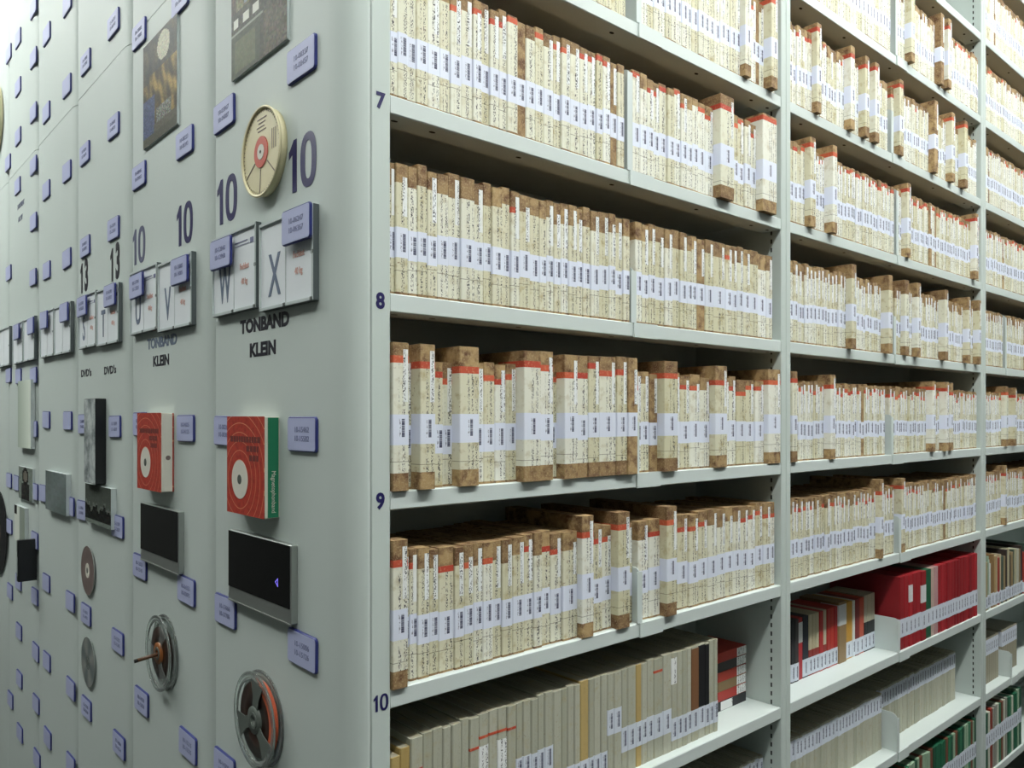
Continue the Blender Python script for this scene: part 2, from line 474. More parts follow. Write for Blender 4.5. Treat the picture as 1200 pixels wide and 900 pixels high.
def shelf_mesh(x0, x1):
    b = MB(); y0 = YB + 0.0015; r = 0.0015
    prof = [(y0 + r, 0), (y0, r), (y0, LIP - r), (y0 + r, LIP), (BACK - 0.002, LIP), (BACK - 0.002, LIP - 0.0015), (y0 + 0.002, LIP - 0.0015),
            (y0 + 0.002, 0.0015), (y0 + 0.044, 0.0015), (y0 + 0.044, 0.009), (y0 + 0.0455, 0.009), (y0 + 0.0455, 0)]
    n = len(prof)
    b.v = [(x0, y, z) for y, z in prof] + [(x1, y, z) for y, z in prof]
    for i in range(n):
        j = (i + 1) % n
        b.face((i, n + i, n + j, j), [(0, 0)] * 4)
    b.face(tuple(range(n)), [(0, 0)] * n); b.face(tuple(n + i for i in reversed(range(n))), [(0, 0)] * n)
    # oval slots in the underside flange
    L = x1 - x0
    for fx in (0.02, 0.085, L * .25, L * 0.47, L * .72, L - 0.085, L - 0.02):
        c = (x0 + fx, y0 + 0.021); ring = lambda z: [(c[0] + 0.0055 * math.cos(a * .5236), c[1] + 0.0032 * math.sin(a * .5236), z) for a in range(12)]
        b.loft([ring(-0.0002), ring(0.0012)], 1)
    return b
for bi, (x0, x1) in enumerate(BAYS):
    proto = None
    for k in range(2, 14):
        if proto is None:
            o = shelf_mesh(x0 + 0.0008, x1 - 0.0008).build('shelf', [M['shelfpaint'], M['dark']], R1); proto = o
        else:
            o = proto.copy(); COL.objects.link(o)
        o.location.z = lipz(k)
def one_zero(mat, cap, st, adv, two='0'):
    """narrow bold numeral pair: a flagged 1 followed by a 0 (or the font's 3)"""
    b = MB(); h = cap / 2; x = -adv / 2
    P = [(x + st*.45, -h), (x + st*.45, h), (x - st*.25, h), (x - st*.95, h - cap*.14), (x - st*1.35, h - cap*.20), (x - st*1.35, h - cap*.34), (x - st*.55, h - cap*.27), (x - st*.55, -h)]
    b.prism(P[::-1], 0, .0002)
    x = adv / 2
    if two == '0':
        n_ = 28; rx, ry = adv * .58, h * 1.02
        def pt(i, k):
            a = 2 * math.pi * i / n_; c_, s_ = math.cos(a), math.sin(a)
            return (x + (rx - k * st) * math.copysign(abs(c_) ** .8, c_), (ry - k * st * .85) * math.copysign(abs(s_) ** .8, s_))
        for i in range(n_): b.prism([pt(i, 1), pt(i, 0), pt(i + 1, 0), pt(i + 1, 1)], 0, .0002)
    else:
        tm = text_mesh('3', cap, .0044, .66); o_ = len(b.v)
        b.v.extend((v.co.x + x, v.co.y, v.co.z) for v in tm.vertices)
        for p in tm.polygons: b.face(tuple(o_ + q for q in p.vertices), [(0, 0)] * len(p.vertices))
    o = b.build('lettering', mat)
    return o
def panel_pair(parent, u, v, cap, mat, two='0', st=.0138, adv=.041):
    y, z = onA(u, v); o = one_zero(mat, cap, st, adv, two)
    o.matrix_world = frameA(y, z, XA - 0.0003); o.parent = parent
# shelf numbers on the end post
xn = onB(445.7)[0]; SN = []
for s_, v in (('7', 118.7), ('8', 353.3), ('9', 588), ('10', 823.5)):
    z = onB(445.7, v)[1]
    SN.append((s_, z))
for s_, z in SN:
    if s_ == '10':
        o = one_zero(M['navy'], .0222, .0037, .0115); o.name = 'shelf_number'
    else:
        me = text_mesh(s_, 0.0205, 0.0011, 0.92)
        m2 = me.copy(); m2.materials.clear(); m2.materials.append(M['navy'])
        o = bpy.data.objects.new('shelf_number', m2); COL.objects.link(o)
    o.matrix_world = frameB(xn, z, YB - 0.0003); o.parent = R1
    o['label'] = 'dark blue shelf number ' + s_

def panel_text(parent, txt, u, v, cap, mat, bold=0.0, sx=1.0):
    y, z = onA(u, v)
    me = text_mesh(txt, cap, bold, sx)
    m2 = me.copy(); m2.materials.clear(); m2.materials.append(mat)
    o = bpy.data.objects.new('lettering', m2); COL.objects.link(o)
    o.matrix_world = frameA(y, z, XA - 0.0003); o.parent = parent
    return o
panel_pair(units[0], 265.5, 234, 0.076, M['navy'])
panel_pair(units[0], 353.5, 190.5, 0.076, M['navy'])
panel_text(units[0], 'TONBAND', 309, 379.5, 0.0200, M['black'], 0.0013, 1.22)
panel_text(units[0], 'KLEIN', 307.7, 409.5, 0.0200, M['black'], 0.0013, 1.24)
panel_pair(units[1], 162.6, 288, 0.076, M['sheengrey'])  # left numeral paler: grazing sheen put into its colour
panel_pair(units[1], 216, 262.5, 0.076, M['navy'])
panel_text(units[1], 'TONBAND', 189.5, 401, 0.0200, M['greyblue'], 0.0010, 1.22)
panel_text(units[1], 'KLEIN', 188.7, 423, 0.0200, M['black'], 0.0010, 1.26)
panel_pair(units[2], 98.8, 325, 0.076, M['black'], '3', .0125)
panel_pair(units[2], 135, 309, 0.076, M['black'], '3', .0125)
panel_text(units[2], "DVD's", 101, 437.5, 0.0175, M['black'], 0.0008, 1.45)
panel_text(units[2], "DVD's", 129, 434, 0.0175, M['black'], 0.0008, 1.45)
panel_text(units[4], 'DOKUMENT', 24.5, 240, 0.017, M['sheengrey'], 0.0003, 0.8)
panel_text(units[4], 'ARCHIV', 24.0, 256, 0.017, M['sheengrey'], 0.0003, 0.8)

# ------------------------------------------------------------------ card holders
PN = ['the W and X panel', 'the U and V panel', 'the S and T panel', 'the fourth panel', 'the fifth panel', 'the sixth panel']
def card_holder(ul, ur, vc, letter, side, k, top_v=None):
    """clear frame with a white card; ul/ur photo columns of its front face"""
    T = 0.010
    x = XA - T
    ya, _ = onA(ul, vc, x); yb, _ = onA(ur, vc, x)
    wd = ya - yb; H = 0.132
    yc = (ya + yb) / 2; zc = onA((ul + ur) / 2, vc, x)[1]
    t = empty('card_holder', mat=frameA(yc, zc, XA))
    lab = 'clear card holder reading %s on %s' % (letter, PN[k]) if k < 3 else 'clear card holder, %s on %s' % (side, PN[k])
    tag(t, lab, 'card holder', 'clear card holders on the end panels')
    b = MB()
    e = 0.0042
    for (x0, x1, y0, y1) in ((-wd/2, wd/2, -H/2, -H/2 + e), (-wd/2, wd/2, H/2 - e, H/2), (-wd/2, -wd/2 + e*.5, -H/2 + e, H/2 - e), (wd/2 - e*.7, wd/2, -H/2 + e, H/2 - e)):
        b.box(x0, x1, y0, y1, 0.0003, T)
    b.box(wd/2 + .00005, wd/2 + .0007, -H/2, H/2, .0004, T - .0012, 2); b.box(-wd/2, wd/2, -H/2 - .0006, -H/2 - .00005, .0004, T - .0012, 2)  # shadow side and underside of the frame painted as dark strips
    for (cx_, cy_) in ((0, -H/2 + 0.002), (wd/2 - 0.003, -H/2 + 0.002), (wd/2-0.001, 0)):
        b.box(cx_ - 0.003, cx_ + 0.003, cy_ - 0.0025, cy_ + 0.0025, T, T + 0.001, 1)
    b.build('frame', [M['acrylicedge'], M['clear'], M['frameshade']], t)
    b = MB(); b.box(-wd/2 + e*.5, wd/2 - e*.7, -H/2 + e, H/2 - e, 0.0005, T - 0.003)
    card = b.build('card', M['whitecard'], t)
    zt = T - 0.0026
    if k < 3:
        lettering(letter, 0.062, M['greyblue'], card, (-wd * 0.22, -H * 0.14, zt), 0.0012, 0.62 if letter != 'W' else 0.52, 'print')
        lettering('Fachlast', 0.0095, M['redprint'], card, (wd * 0.23, 0.004, zt), 0.0002, 0.8, 'print')
        lettering('40 kg', 0.0095, M['redprint'], card, (wd * 0.23, -0.020, zt), 0.0002, 0.8, 'print')
        b = MB(); b.box(wd*.02, wd*.34, 0.0385, 0.0393, zt, zt + .0002); b.box(wd*.36, wd*.43, 0.0375, 0.0455, zt, zt + .0002)
        b.box(wd*.02, wd*.3, 0.0435, 0.0450, zt, zt + .0002)
        b.build('print', M['smallprint'], card)
    b = MB(); b.box(-wd*.01, 0, -H/2 + e, H/2 - e, zt, zt + .0002); b.build('fold_line', M['acrylicedge'], card)
    return t
card_holder(248.5, 299, 318, 'W', 'left one', 0)
card_holder(303.5, 366, 304.5, 'X', 'right one', 0)
card_holder(152, 183, 351.5, 'U', 'left one', 1)
card_holder(184.5, 223.5, 343.5, 'V', 'right one', 1)
card_holder(91.5, 111.5, 375.5, 'S', 'left one', 2)
card_holder(112.8, 138, 369.5, 'T', 'right one', 2)
card_holder(46.6, 62, 391, 'pale letters', 'one farther from the shelves', 3)
card_holder(63, 82, 385.5, 'pale letters', 'one nearer the shelves', 3)
card_holder(14.5, 26, 402, 'pale letters', 'one farther from the shelves', 4)
card_holder(26.8, 39.5, 397.5, 'pale letters', 'one nearer the shelves', 4)
card_holder(-3, 10.5, 407, 'pale letters', 'visible one', 5)

# ------------------------------------------------------------------ magnetic labels
def magnet(u, v, k, col, i, x=XA, num='10-19657', tilt=0.0, wd=0.086, on=''):
    y, z = onA(u, v, x - 0.004)
    t = empty('magnetic_label', mat=frameA(y, z, x - 0.0004) @ Matrix.Rotation(math.radians(tilt), 4, 'Z'))
    tag(t, 'blue-edged label, %s from the top in the %s column of %s' % (ordinal(i), col, PN[k]), 'label', 'blue-edged magnetic labels on the end panels')
    b = MB(); b.rbox(wd, 0.050, 0.0036, 0.006, 0.0, 0.0010)
    b.build('backing', M['blue'], t, False)
    b = MB(); b.rbox(wd - 0.0040, 0.0460, 0.0005, 0.004, 0.0037)
    b.build('card', M['card'], t)
    if k < 3:
        a, c_ = num
        lettering(a + '\n' + c_, 0.0078, M['smallprint'], t, (0.002, 0, 0.0044), 0.0, 1.05)
    return t
rn = random.Random(3)
MAG = {
 (0, 'right'): [(352, 70), (346, 263), (353, 509), (353, 762)],
 (0, 'left'): [(261.5, 134), (257.5, 297), (262, 505), (263, 716), (262, 900)],
 (1, 'right'): [(210, -2), (215.3, 167), (209, 317), (216.5, 502), (217.3, 692), (219, 874)],
 (1, 'left'): [(162, 40), (162, 206), (158.7, 335), (163, 497), (163, 664), (165, 822)],
 (2, 'right'): [(132, 28), (132, 148), (132, 268), (127.5, 346), (133.7, 500), (137, 617), (137, 752), (138.5, 873)],
 (2, 'left'): [(99.5, 73), (98.5, 180), (99, 289), (95, 359), (96.5, 497), (95, 598), (100, 720), (100.5, 830)],
 (3, 'right'): [(78, 4), (77.5, 101), (77.5, 201), (77.5, 303), (74, 366), (78.5, 493), (81, 593), (81.5, 705), (82, 807), (82, 896)],
 (3, 'left'): [(54, 40), (53.5, 132), (53.5, 223), (54, 317), (50.5, 375), (53.5, 492), (49.5, 578), (53.5, 683), (54, 775), (55, 865)],
 (4, 'right'): [(38.5, 9), (38.5, 68), (38.5, 132), (38.5, 194), (38.5, 260), (38, 325), (35, 382), (38.5, 440), (39, 503), (40, 576), (40, 633), (40, 699), (41, 764), (41.5, 825), (42.5, 890)],
 (4, 'left'): [(20.5, 45), (20.5, 102), (20.5, 160), (20, 218), (18.5, 389), (21, 441), (18.5, 566), (21, 682), (21.5, 740), (22, 796), (22.5, 859)],
 (5, 'right'): [(9.5, 63), (8.7, 191), (9.5, 320), (9.5, 440), (10, 563), (10.5, 617), (11, 693), (11.5, 820)],
}
HOLD = {(0, 'right'): 1, (0, 'left'): 1, (1, 'right'): 2, (1, 'left'): 2, (2, 'right'): 3, (2, 'left'): 3, (3, 'right'): 4, (3, 'left'): 4, (4, 'right'): 6, (4, 'left'): 4}
for (k, col), L in MAG.items():
    for i, (u, v) in enumerate(L):
        onh = HOLD.get((k, col)) == i
        base = rn.randint(180, 990)
        pre = '13' if k == 2 else '10'
        num = ('%s-%05d' % (pre, base * 19 % 20000 + 300), '%s-%05d' % (pre, base * 19 % 20000 + 420))
        magnet(u, v, k, col, i + 1, XA - (0.0125 if onh else 0), num, rn.uniform(-1.2, 1.2))

# ------------------------------------------------------------------ pictures, boxes, reels on the end panels
def picture(name, u0, u1, vtopL, vbotL, fn, label, k, nx=28, ny=44, t=0.004, cat='picture'):
    x = XA - t
    ya, zt = onA(u0, vtopL, x); _, zb = onA(u0, vbotL, x); yb, _ = onA(u1, vbotL, x)
    wd, H = ya - yb, zt - zb
    T = empty(name, mat=frameA((ya + yb) / 2, (zt + zb) / 2, XA - 0.0003))
    tag(T, label, cat)
    b = MB(); b.box(-wd/2, wd/2, -H/2, H/2, 0, t - 0.0004); b.build('backing', M['acrylicedge'], T)
    v = []; f = []; cols = []
    for j in range(ny + 1):
        for i in range(nx + 1): v.append((-wd/2 + wd * i / nx, -H/2 + H * j / ny, t))
    for j in range(ny):
        for i in range(nx):
            a = j * (nx + 1) + i; f.append((a, a + 1, a + nx + 2, a + nx + 1))
            cols.append(lin(tuple(max(5, 255 * (q / 255) ** 1.55) for q in fn((i + .5) / nx, (j + .5) / ny))))
    me = bpy.data.meshes.new('print'); me.from_pydata(v, [], f); me.materials.append(M['pic'])
    ca = me.color_attributes.new('pic', 'FLOAT_COLOR', 'CORNER')
    ca.data.foreach_set('color', np.repeat(np.array(cols, dtype=np.float32), 4, axis=0).ravel())
    o = bpy.data.objects.new('print', me); COL.objects.link(o); o.parent = T
    return T, wd, H
pr = random.Random(5)
def blend(a, b, t): return tuple(a[i] + (b[i] - a[i]) * max(0, min(1, t)) for i in range(3))
def jit(c, s): d = pr.uniform(-s, s); return tuple(max(4, min(250, x + d + pr.uniform(-s, s) * .3)) for x in c)
def pic1(x, y):                     # hall interior over a pale counter
    if y < 0.17 and x < 0.55:
        if 0.02 < y < 0.145 and 0.06 < x < 0.46: return jit((136, 142, 118), 8)
        return jit((108, 116, 100), 8)
    if y < 0.17: return jit((104, 104, 92), 16) if x < .62 else jit((120, 116, 102), 22)
    if y < 0.185 and x < .58: return (176, 182, 170)
    if 0.2 < y < 0.235 and (0.04 < x < .14 or .22 < x < .33 or .42 < x < .52): return (226, 228, 220)
    if y < 0.26: return jit((98, 100, 88), 26)
    if 0.26 < x < 0.42 and y > .27: return jit((168, 176, 178), 8)
    if y < 0.36: return jit((150, 148, 122) if .1 < x < .6 else (104, 92, 84), 30)
    if x < 0.26: return jit((62, 66, 56), 22)
    if .42 < x < .55: return jit((132, 100, 66), 14)
    if .55 < x < .63: return jit((206, 176, 118), 14)
    if x > .8: return jit((152, 58, 52), 20) if y < .8 else jit((120, 90, 70), 20)
    return jit((140, 118, 70), 22)
def pic2(x, y):
    sw = math.sin(x * 21 + y * 9 + 2 * math.sin(y * 13)) * .4 + math.sin(x * 47 + y * 17) * .25 + math.sin(y * 23 + x * 5) * .25
    if y < 0.09: return jit((110, 112, 98), 8)
    if y < 0.16 and x > .35: return jit((122, 120, 106), 10)
    if x < 0.36 and y < .45: return jit((104, 116, 146), 18)
    if .4 < x < .85 and .15 < y < .3: return jit((146, 148, 140), 34)
    if y < .66 and x > .2: return jit(blend((96, 88, 62), (184, 164, 110), .5 + sw), 14)
    if math.hypot((x - .62) * 1.1, (y - .84) * 1.5) < .2: return jit((206, 206, 190), 14)
    if y > .6: return jit(blend((84, 88, 86), (124, 118, 98), .4 + sw * .6), 12)
    return jit(blend((92, 90, 74), (150, 132, 96), .5 + sw), 14)
picture('picture_panel', 271.5, 336.5, -190, 96, pic1, 'colour photograph of an ornate room above the cream reel disc', 0, 44, 110)
picture('picture_panel', 168, 207.5, 57, 176, pic2, 'tall colour picture in dark gold tones high on the U and V panel', 1, 44, 80)
def picw(x, y):                     # dark mountain-like trace
    h = .42 + .07 * math.sin(x * 19) + .05 * math.sin(x * 43)
    if y < .12: return jit((150, 158, 152), 6)
    if y < h - .1: return jit((62, 66, 62), 22)
    if y < h: return jit((24, 26, 26), 8)
    if y < h + .08: return jit((140, 146, 140), 10)
    return jit(blend((118, 124, 118), (92, 98, 92), (y - .5)), 5)
picture('waveform_panel', 100, 130, 566, 610, picw, 'framed grey panel with a dark jagged trace under the video case', 2, 26, 20, 0.012)
def picg(x, y): return jit(blend((150, 158, 158), (128, 138, 136), abs(x - y)), 4)
picture('glass_panel', 53.5, 77.5, 551, 596, picg, 'pale grey glass plate on the fourth panel', 3, 10, 12, 0.012)
def pich(x, y): return blend((190, 200, 190), (226, 232, 224), x * 1.2)
picture('white_sheet', 21, 36, 447, 524, pich, 'long blank white sheet hanging on the fifth panel', 4, 10, 12, 0.012, 'sheet')
def picp(x, y):
    d = math.hypot((x - .5) * 1.2, y - .72)
    if d < .16: return (150, 146, 138)
    if d < .26: return (56, 54, 52)
    if abs(x - .5) < .3 and y < .5: return jit((80, 80, 78), 20)
    return jit((156, 164, 158), 8)
picture('portrait_print', 22, 38, 546, 583, picp, 'small black and white portrait print on the fifth panel', 4, 14, 18, 0.006)
def picb(x, y):
    if x < .25 and y > .75: return (30, 30, 30)
    return (226, 230, 224) if x < .5 else (176, 184, 176)
picture('white_card', 17, 29, 591, 632, picb, 'white card with a black corner above the black cassette', 4, 12, 12, 0.01, 'card')
# screens
def display(u0, u1, vt, vb, k, label, mark):
    t = 0.010; x = XA - t
    ya, zt = onA(u0, vt, x); yb, _ = onA(u1, vt, x); _, zb = onA(u0, vb, x)
    wd, H = ya - yb, zt - zb
    T = empty('display_unit', mat=frameA((ya + yb)/2, (zt + zb)/2, XA - 0.0003)); tag(T, label, 'display', 'dark display units')
    b = MB(); b.rbox(wd, H, t, 0.002, 0, 0.001); b.build('casing', M['silver'], T)
    bh = 0.022
    b = MB(); b.box(-wd/2 + .001, wd/2 - .004, -H/2 + bh, H/2 - .0015, t, t + .0006); b.build('screen', M['screen'], T)
    b = MB(); b.box(-wd/2, wd/2 + 0.0, -H/2 - 0.001, -H/2 + 0.001, t, t + .0012); b.build('rim', M['silver'], T)
    if mark:
        b = MB(); s_ = .006; c_ = (wd*.30, -H*.02)
        pts = [(c_[0] - s_, c_[1]), (c_[0] + s_*.6, c_[1] + s_*1.1), (c_[0] + s_*.6, c_[1] - s_*1.1)]
        cc = (c_[0] - s_*.05, c_[1])
        for i in range(3):
            p, q = pts[i], pts[(i+1) % 3]
            pi = tuple(cc[j] + (p[j] - cc[j]) * .62 for j in range(2)); qi = tuple(cc[j] + (q[j] - cc[j]) * .62 for j in range(2))
            b.prism([qi, q, p, pi], t + .0007, t + .0009)
        nn = N('blue_triangle_light'); nn.out((.2, .15, .8, 1), .4, 0, Emission_Color=(.25, .2, 1, 1), Emission_Strength=.9)
        b.build('play_mark', nn.m, T)
display(268, 341.5, 620, 701.5, 0, 'black glass display with a small blue triangle below the green-spined box', True)
display(165, 209.5, 588.5, 655, 1, 'black display in silver casing under the white-spined red box', False)

# tape boxes mounted on the panels
n = N('red_box_rings'); o = n.obj(); sp = n.n('ShaderNodeSeparateXYZ'); n.link(o, sp.inputs[0])
dx = n.math('ADD', sp.outputs[0], 0.020); dy = n.math('ADD', sp.outputs[1], 0.022)
rr = n.math('SQRT', n.math('ADD', n.math('MULTIPLY', dx, dx), n.math('MULTIPLY', dy, dy)))
rr = n.math('ADD', rr, n.math('MULTIPLY', n.noise(o, 14, 1), 0.006))
wv = n.math('SINE', n.math('MULTIPLY', rr, 430.0))
ln = n.math('GREATER_THAN', wv, 0.965)
nz = n.noise(o, 120, 3)
c = n.mix(n.ramp(nz, .45, .7), lin((176, 58, 44)), lin((150, 44, 36)))
M['redbox'] = n.out(n.mix(n.math('MULTIPLY', ln, 0.7), c, lin((226, 160, 120))), 0.5)
def red_box(u0, uc, ub, vc, k, spine, label):
    T_ = 0.0225
    y_r = onA(ub, vc)[0]; xf = XA - T_
    ya = onA(u0, vc, xf)[0]; wd = ya - y_r; H = 0.150
    z = onA((u0 + uc) / 2, vc, xf)[1]
    T = empty('tape_carton', mat=frameA((ya + y_r)/2, z, XA - 0.0003)); tag(T, label, 'box', 'red ringed tape cartons')
    b = MB(); b.rbox(wd - .001, H, T_ - .0006, .0015, .0003); b.build('tray', M['offwhite'], T)
    b = MB(); b.box(-wd/2 - .0006, wd/2 - .0035, -H/2 - .0008, H/2 + .0008, T_ - .0004, T_ + .0008)
    b.build('cover', M['redbox'], T)
    b = MB(); b.box(wd/2 - .0006, wd/2 + .0006, -H/2 + .001, H/2 - .001, .002, T_ - .004); sp_ = b.build('spine', spine, T)
    b = MB(); b.disc(0.030, T_ + .0009, T_ + .0013, 36, 0, (-.020, -.022)); dsc = b.build('emblem', M['offwhite'], T)
    b = MB(); b.disc(0.0075, T_ + .0014, T_ + .0017, 28, 0, (-.020, -.022)); b.build('emblem_centre', M['hubgrey'], dsc)
    b = MB(); rg = random.Random(k)
    for j in range(3):
        xx = -.056
        while xx < .05:
            wl = rg.uniform(.004, .011)
            if j == 0 or (j == 1 and xx > .0) or (j == 2 and xx > .01): b.box(xx, xx + wl, .036 - j * .014, .045 - j * .014, T_ + .0009, T_ + .0011)
            xx += wl + .0022
    b.build('title_lettering', M['fadedred'], T)
    if spine is M['green']:
        me = text_mesh('Magnetophonband', 0.0065, 0, 0.9); m2 = me.copy(); m2.materials.clear(); m2.materials.append(M['offwhite'])
        o2 = bpy.data.objects.new('spine_lettering', m2); COL.objects.link(o2); o2.parent = sp_
        # runs down the spine, facing local +x
        o2.matrix_local = Matrix(((0, 0, 1, wd/2 + .0008), (-1, 0, 0, -.036), (0, -1, 0, .010), (0, 0, 0, 1)))
    else:
        b = MB(); b.disc(.0045, 0, .0004, 20); r_ = b.build('spine_ring', M['discbrown'], sp_)
        r_.matrix_local = Matrix(((0, 0, 1, wd/2 + .0007), (0, 1, 0, -.010), (-1, 0, 0, .011), (0, 0, 0, 1)))
        b = MB(); b.box(wd/2 - .004, wd/2 + .0009, -H/2, H/2, .0005, .003); b.build('back_cover', M['redbox'], T)
M['fadedred'] = plain('dark_red_print', (112, 52, 48), 0.6)
red_box(267, 312, 328, 546, 0, M['green'], 'red ringed tape box with green spine hanging between two blue-edged labels')
red_box(161.5, 187, 204, 529, 1, M['offwhite'], 'worn red ringed tape box with white spine on the U and V panel')

def slab(name, u0, uf, ub, vc, T_, H, label, cat, face, side, k):
    y_r = onA(ub, vc)[0]; xf = XA - T_
    ya = onA(u0, vc, xf)[0]; wd = ya - y_r
    z = onA((u0 + uf) / 2, vc, xf)[1]
    T = empty(name, mat=frameA((ya + y_r)/2, z, XA - 0.0003)); tag(T, label, cat)
    b = MB(); b.rbox(wd, H, T_ - .001, .002, 0, .001); b.build('case', side, T)
    b = MB(); b.box(-wd/2 + .0015, wd/2 - .0015, -H/2 + .0015, H/2 - .0015, T_ - .0009, T_); b.build('cover', face, T)
    return T, wd, H
n = N('marbled_grey_cover'); o = n.obj(); f = n.noise(o, 26, 5, .6)
M['marble'] = n.out(n.mix(n.ramp(f, .35, .65), lin((110, 120, 122)), lin((206, 214, 214))), 0.12)
slab('video_case', 98.5, 116, 124.5, 517, 0.024, 0.200, 'black video case with marbled grey cover on the S and T panel', 'case', M['marble'], M['blackplastic'], 2)
T, wd, H = slab('video_cassette', 19.5, 31.5, 43.5, 661, 0.05, 0.125, 'black cassette sticking out from the fifth panel', 'cassette', M['blackplastic'], M['blackplastic'], 4)
b = MB(); b.box(-wd*.40, -wd*.2, -H*.3, H*.22, .0501, .0506); b.box(wd*.12, wd*.24, -H*.36, H*.1, .0501, .0506); b.build('window', M['acrylicedge'], T)

# cream reel disc
y, z = onA(305.5, 178, XA - .012)
T = empty('cream_reel_disc', mat=frameA(y, z, XA - .0003)); tag(T, 'cream disc with red centre ring hanging between the two dark blue number tens', 'disc')
b = MB(); b.disc(.0655, 0, .0105, 64); b.lathe([(.064, .0105), (.068, .0105), (.0685, .0125), (.067, .0140), (.064, .0125)], 64); b.build('body', M['cream'], T, True)
b = MB(); b.lathe([(.0118, .0106), (.0235, .0106), (.0235, .0118), (.0118, .0118)], 48); b.build('red_ring', M['ringred'], T)
b = MB(); b.disc(.0115, .0106, .0122, 32); h = b.build('centre', M['offwhite'], T)
b = MB(); b.disc(.0025, .0123, .0127, 16); b.build('hole', M['dark'], h)
b = MB()
for a in (-150, -95, -40):
    ca_, sa_ = math.cos(math.radians(a)), math.sin(math.radians(a))
    p = [(.026, -.0007), (.062, -.0007), (.062, .0007), (.026, .0007)]
    b.prism([(q[0]*ca_ - q[1]*sa_, q[0]*sa_ + q[1]*ca_) for q in p], .0106, .0112)
for i, (x0, x1) in enumerate(((-.014, .018), (-.010, .014), (-.016, .010), (-.012, .016))): b.box(x0, x1, .050 - i*.006, .0513 - i*.006, .0106, .0110)
for i in range(3): b.prism([(.036 + i*.006, -.004), (.0374 + i*.006, -.004), (.0374 + i*.006, .026), (.036 + i*.006, .026)], .0106, .0110)
for i in range(60):
    a = i * 6; ca_, sa_ = math.cos(math.radians(a)), math.sin(math.radians(a))
    p = [(.060, -.0005), (.0635, -.0005), (.0635, .0005), (.060, .0005)]
    b.prism([(q[0]*ca_ - q[1]*sa_, q[0]*sa_ + q[1]*ca_) for q in p], .0106, .0110)
b.build('print', M['discbrown'], T)

# clear tape reels
def reel(u, v, label, R, leader, rod, k):
    y, z = onA(u, v, XA - .010)
    T = empty('tape_reel', mat=frameA(y, z, XA - .0003)); tag(T, label, 'tape reel', 'clear plastic tape reels')
    Z = 0.015
    b = MB(); pk = .057 if leader else .050
    b.lathe([(.020, .003), (pk, .003), (pk, Z - .0035), (.020, Z - .0035)], 56); b.build('tape_pack', M['tape'], T, True)
    if leader:
        b = MB(); rings = []
        for i in range(22):
            a = math.radians(-35 + i * 6.5); r0, r1 = pk + .0003, pk + .004 * math.sin(math.pi * (i + 1) / 24)
            r1 += .0015; c_, s_ = math.cos(a), math.sin(a)
            rings.append([(r0*c_, r0*s_, .0035), (r1*c_, r1*s_, .0035), (r1*c_, r1*s_, Z - .003), (r0*c_, r0*s_, Z - .003)])
        b.loft(rings); b.build('leader', M['orange'], T)
        # leader also lies over the front face of the pack
        b = MB(); rings = []
        for i in range(22):
            a = math.radians(-30 + i * 6.5); c_, s_ = math.cos(a), math.sin(a)
            r0 = .0480
            rings.append([(r0*c_, r0*s_, Z-.0034), (pk*c_, pk*s_, Z-.0034), (pk*c_, pk*s_, Z-.0030), (r0*c_, r0*s_, Z-.0030)])
        b.loft(rings); b.build('leader', M['orange'], T)
    b = MB(); b.lathe([(.005, 0), (.021, 0), (.021, Z + .0005), (.005, Z + .0005)], 40); hub = b.build('hub', M['copper'] if rod else M['hubgrey'], T, True)
    b = MB(); b.lathe([(.0085, Z + .0006), (.0125, Z + .0006), (.0125, Z + .0016), (.0085, Z + .0016)], 32)
    b.build('hub_ring', M['hubgrey'], hub)
    for zf in (0.0, Z - .0015):
        # flange: outer ring plus three broad arms
        b = MB(); b.lathe([(R - .012, zf), (R, zf), (R, zf + .0015), (R - .012, zf + .0015)], 72)
        b.lathe([(R - .0012, zf - .0002 if zf else zf), (R + .0004, zf - .0002 if zf else zf), (R + .0004, zf + .0022), (R - .0012, zf + .0022)], 72)
        b.build('flange', M['clear'], T, True)
        for q, a in enumerate((80, 200, 320) if not rod else (60, 180, 300)):
            ca_, sa_ = math.cos(math.radians(a)), math.sin(math.radians(a))
            p = [(.020, -.009), (.034, -.0095), (R - .0125, -.021), (R - .0125, .021), (.034, .0095), (.020, .009)]
            b = MB(); b.prism([(c[0]*ca_ - c[1]*sa_, c[0]*sa_ + c[1]*ca_) for c in p], zf + .0001, zf + .0013)
            b.build('arm', M['hubgrey'] if zf and not rod else M['clear'], T)
    if rod:
        b = MB()
        b.disc(.0036, 0.002, .052, 16, 0); b.disc(.0037, .0522, .058, 16, 1)
        r_ = b.build('spindle_rod', [M['rod'], M['rodtip']], T, True)
        r_.rotation_euler = (math.radians(7), 0, 0)
reel(301, 843, 'clear tape reel with an orange leader, lowest on the W and X panel', .0725, True, False, 0)
reel(188, 765, 'clear tape reel with a brown rod sticking out, low on the U and V panel', .0725, False, True, 1)
def cd(u, v, label, m, k):
    y, z = onA(u, v, XA - .004)
    T = empty('compact_disc', mat=frameA(y, z, XA - .0003)); tag(T, label, 'disc', 'discs on the S and T panel')
    b = MB(); b.lathe([(.0075, .003), (.060, .003), (.060, .0044), (.0075, .0044)], 64); b.build('disc', m, T)
    b = MB(); b.lathe([(.0076, .0045), (.018, .0045), (.018, .0048), (.0076, .0048)], 40); b.build('inner_ring', M['clear'] if m is M['cd'] else M['offwhite'], T)
    b = MB(); b.disc(.007, 0, .0050, 24); b.build('mount', M['hubgrey'], T)
    b = MB(); b.lathe([(.0602, .0028), (.0612, .0028), (.0612, .0046), (.0602, .0046)], 64); b.build('rim', M['silver'], T)
cd(102.8, 668.5, 'brown labelled disc with silver rim, upper of two discs', M['discbrown'], 2)
cd(103.2, 776, 'shiny silver disc, lower of two discs', M['cd'], 2)
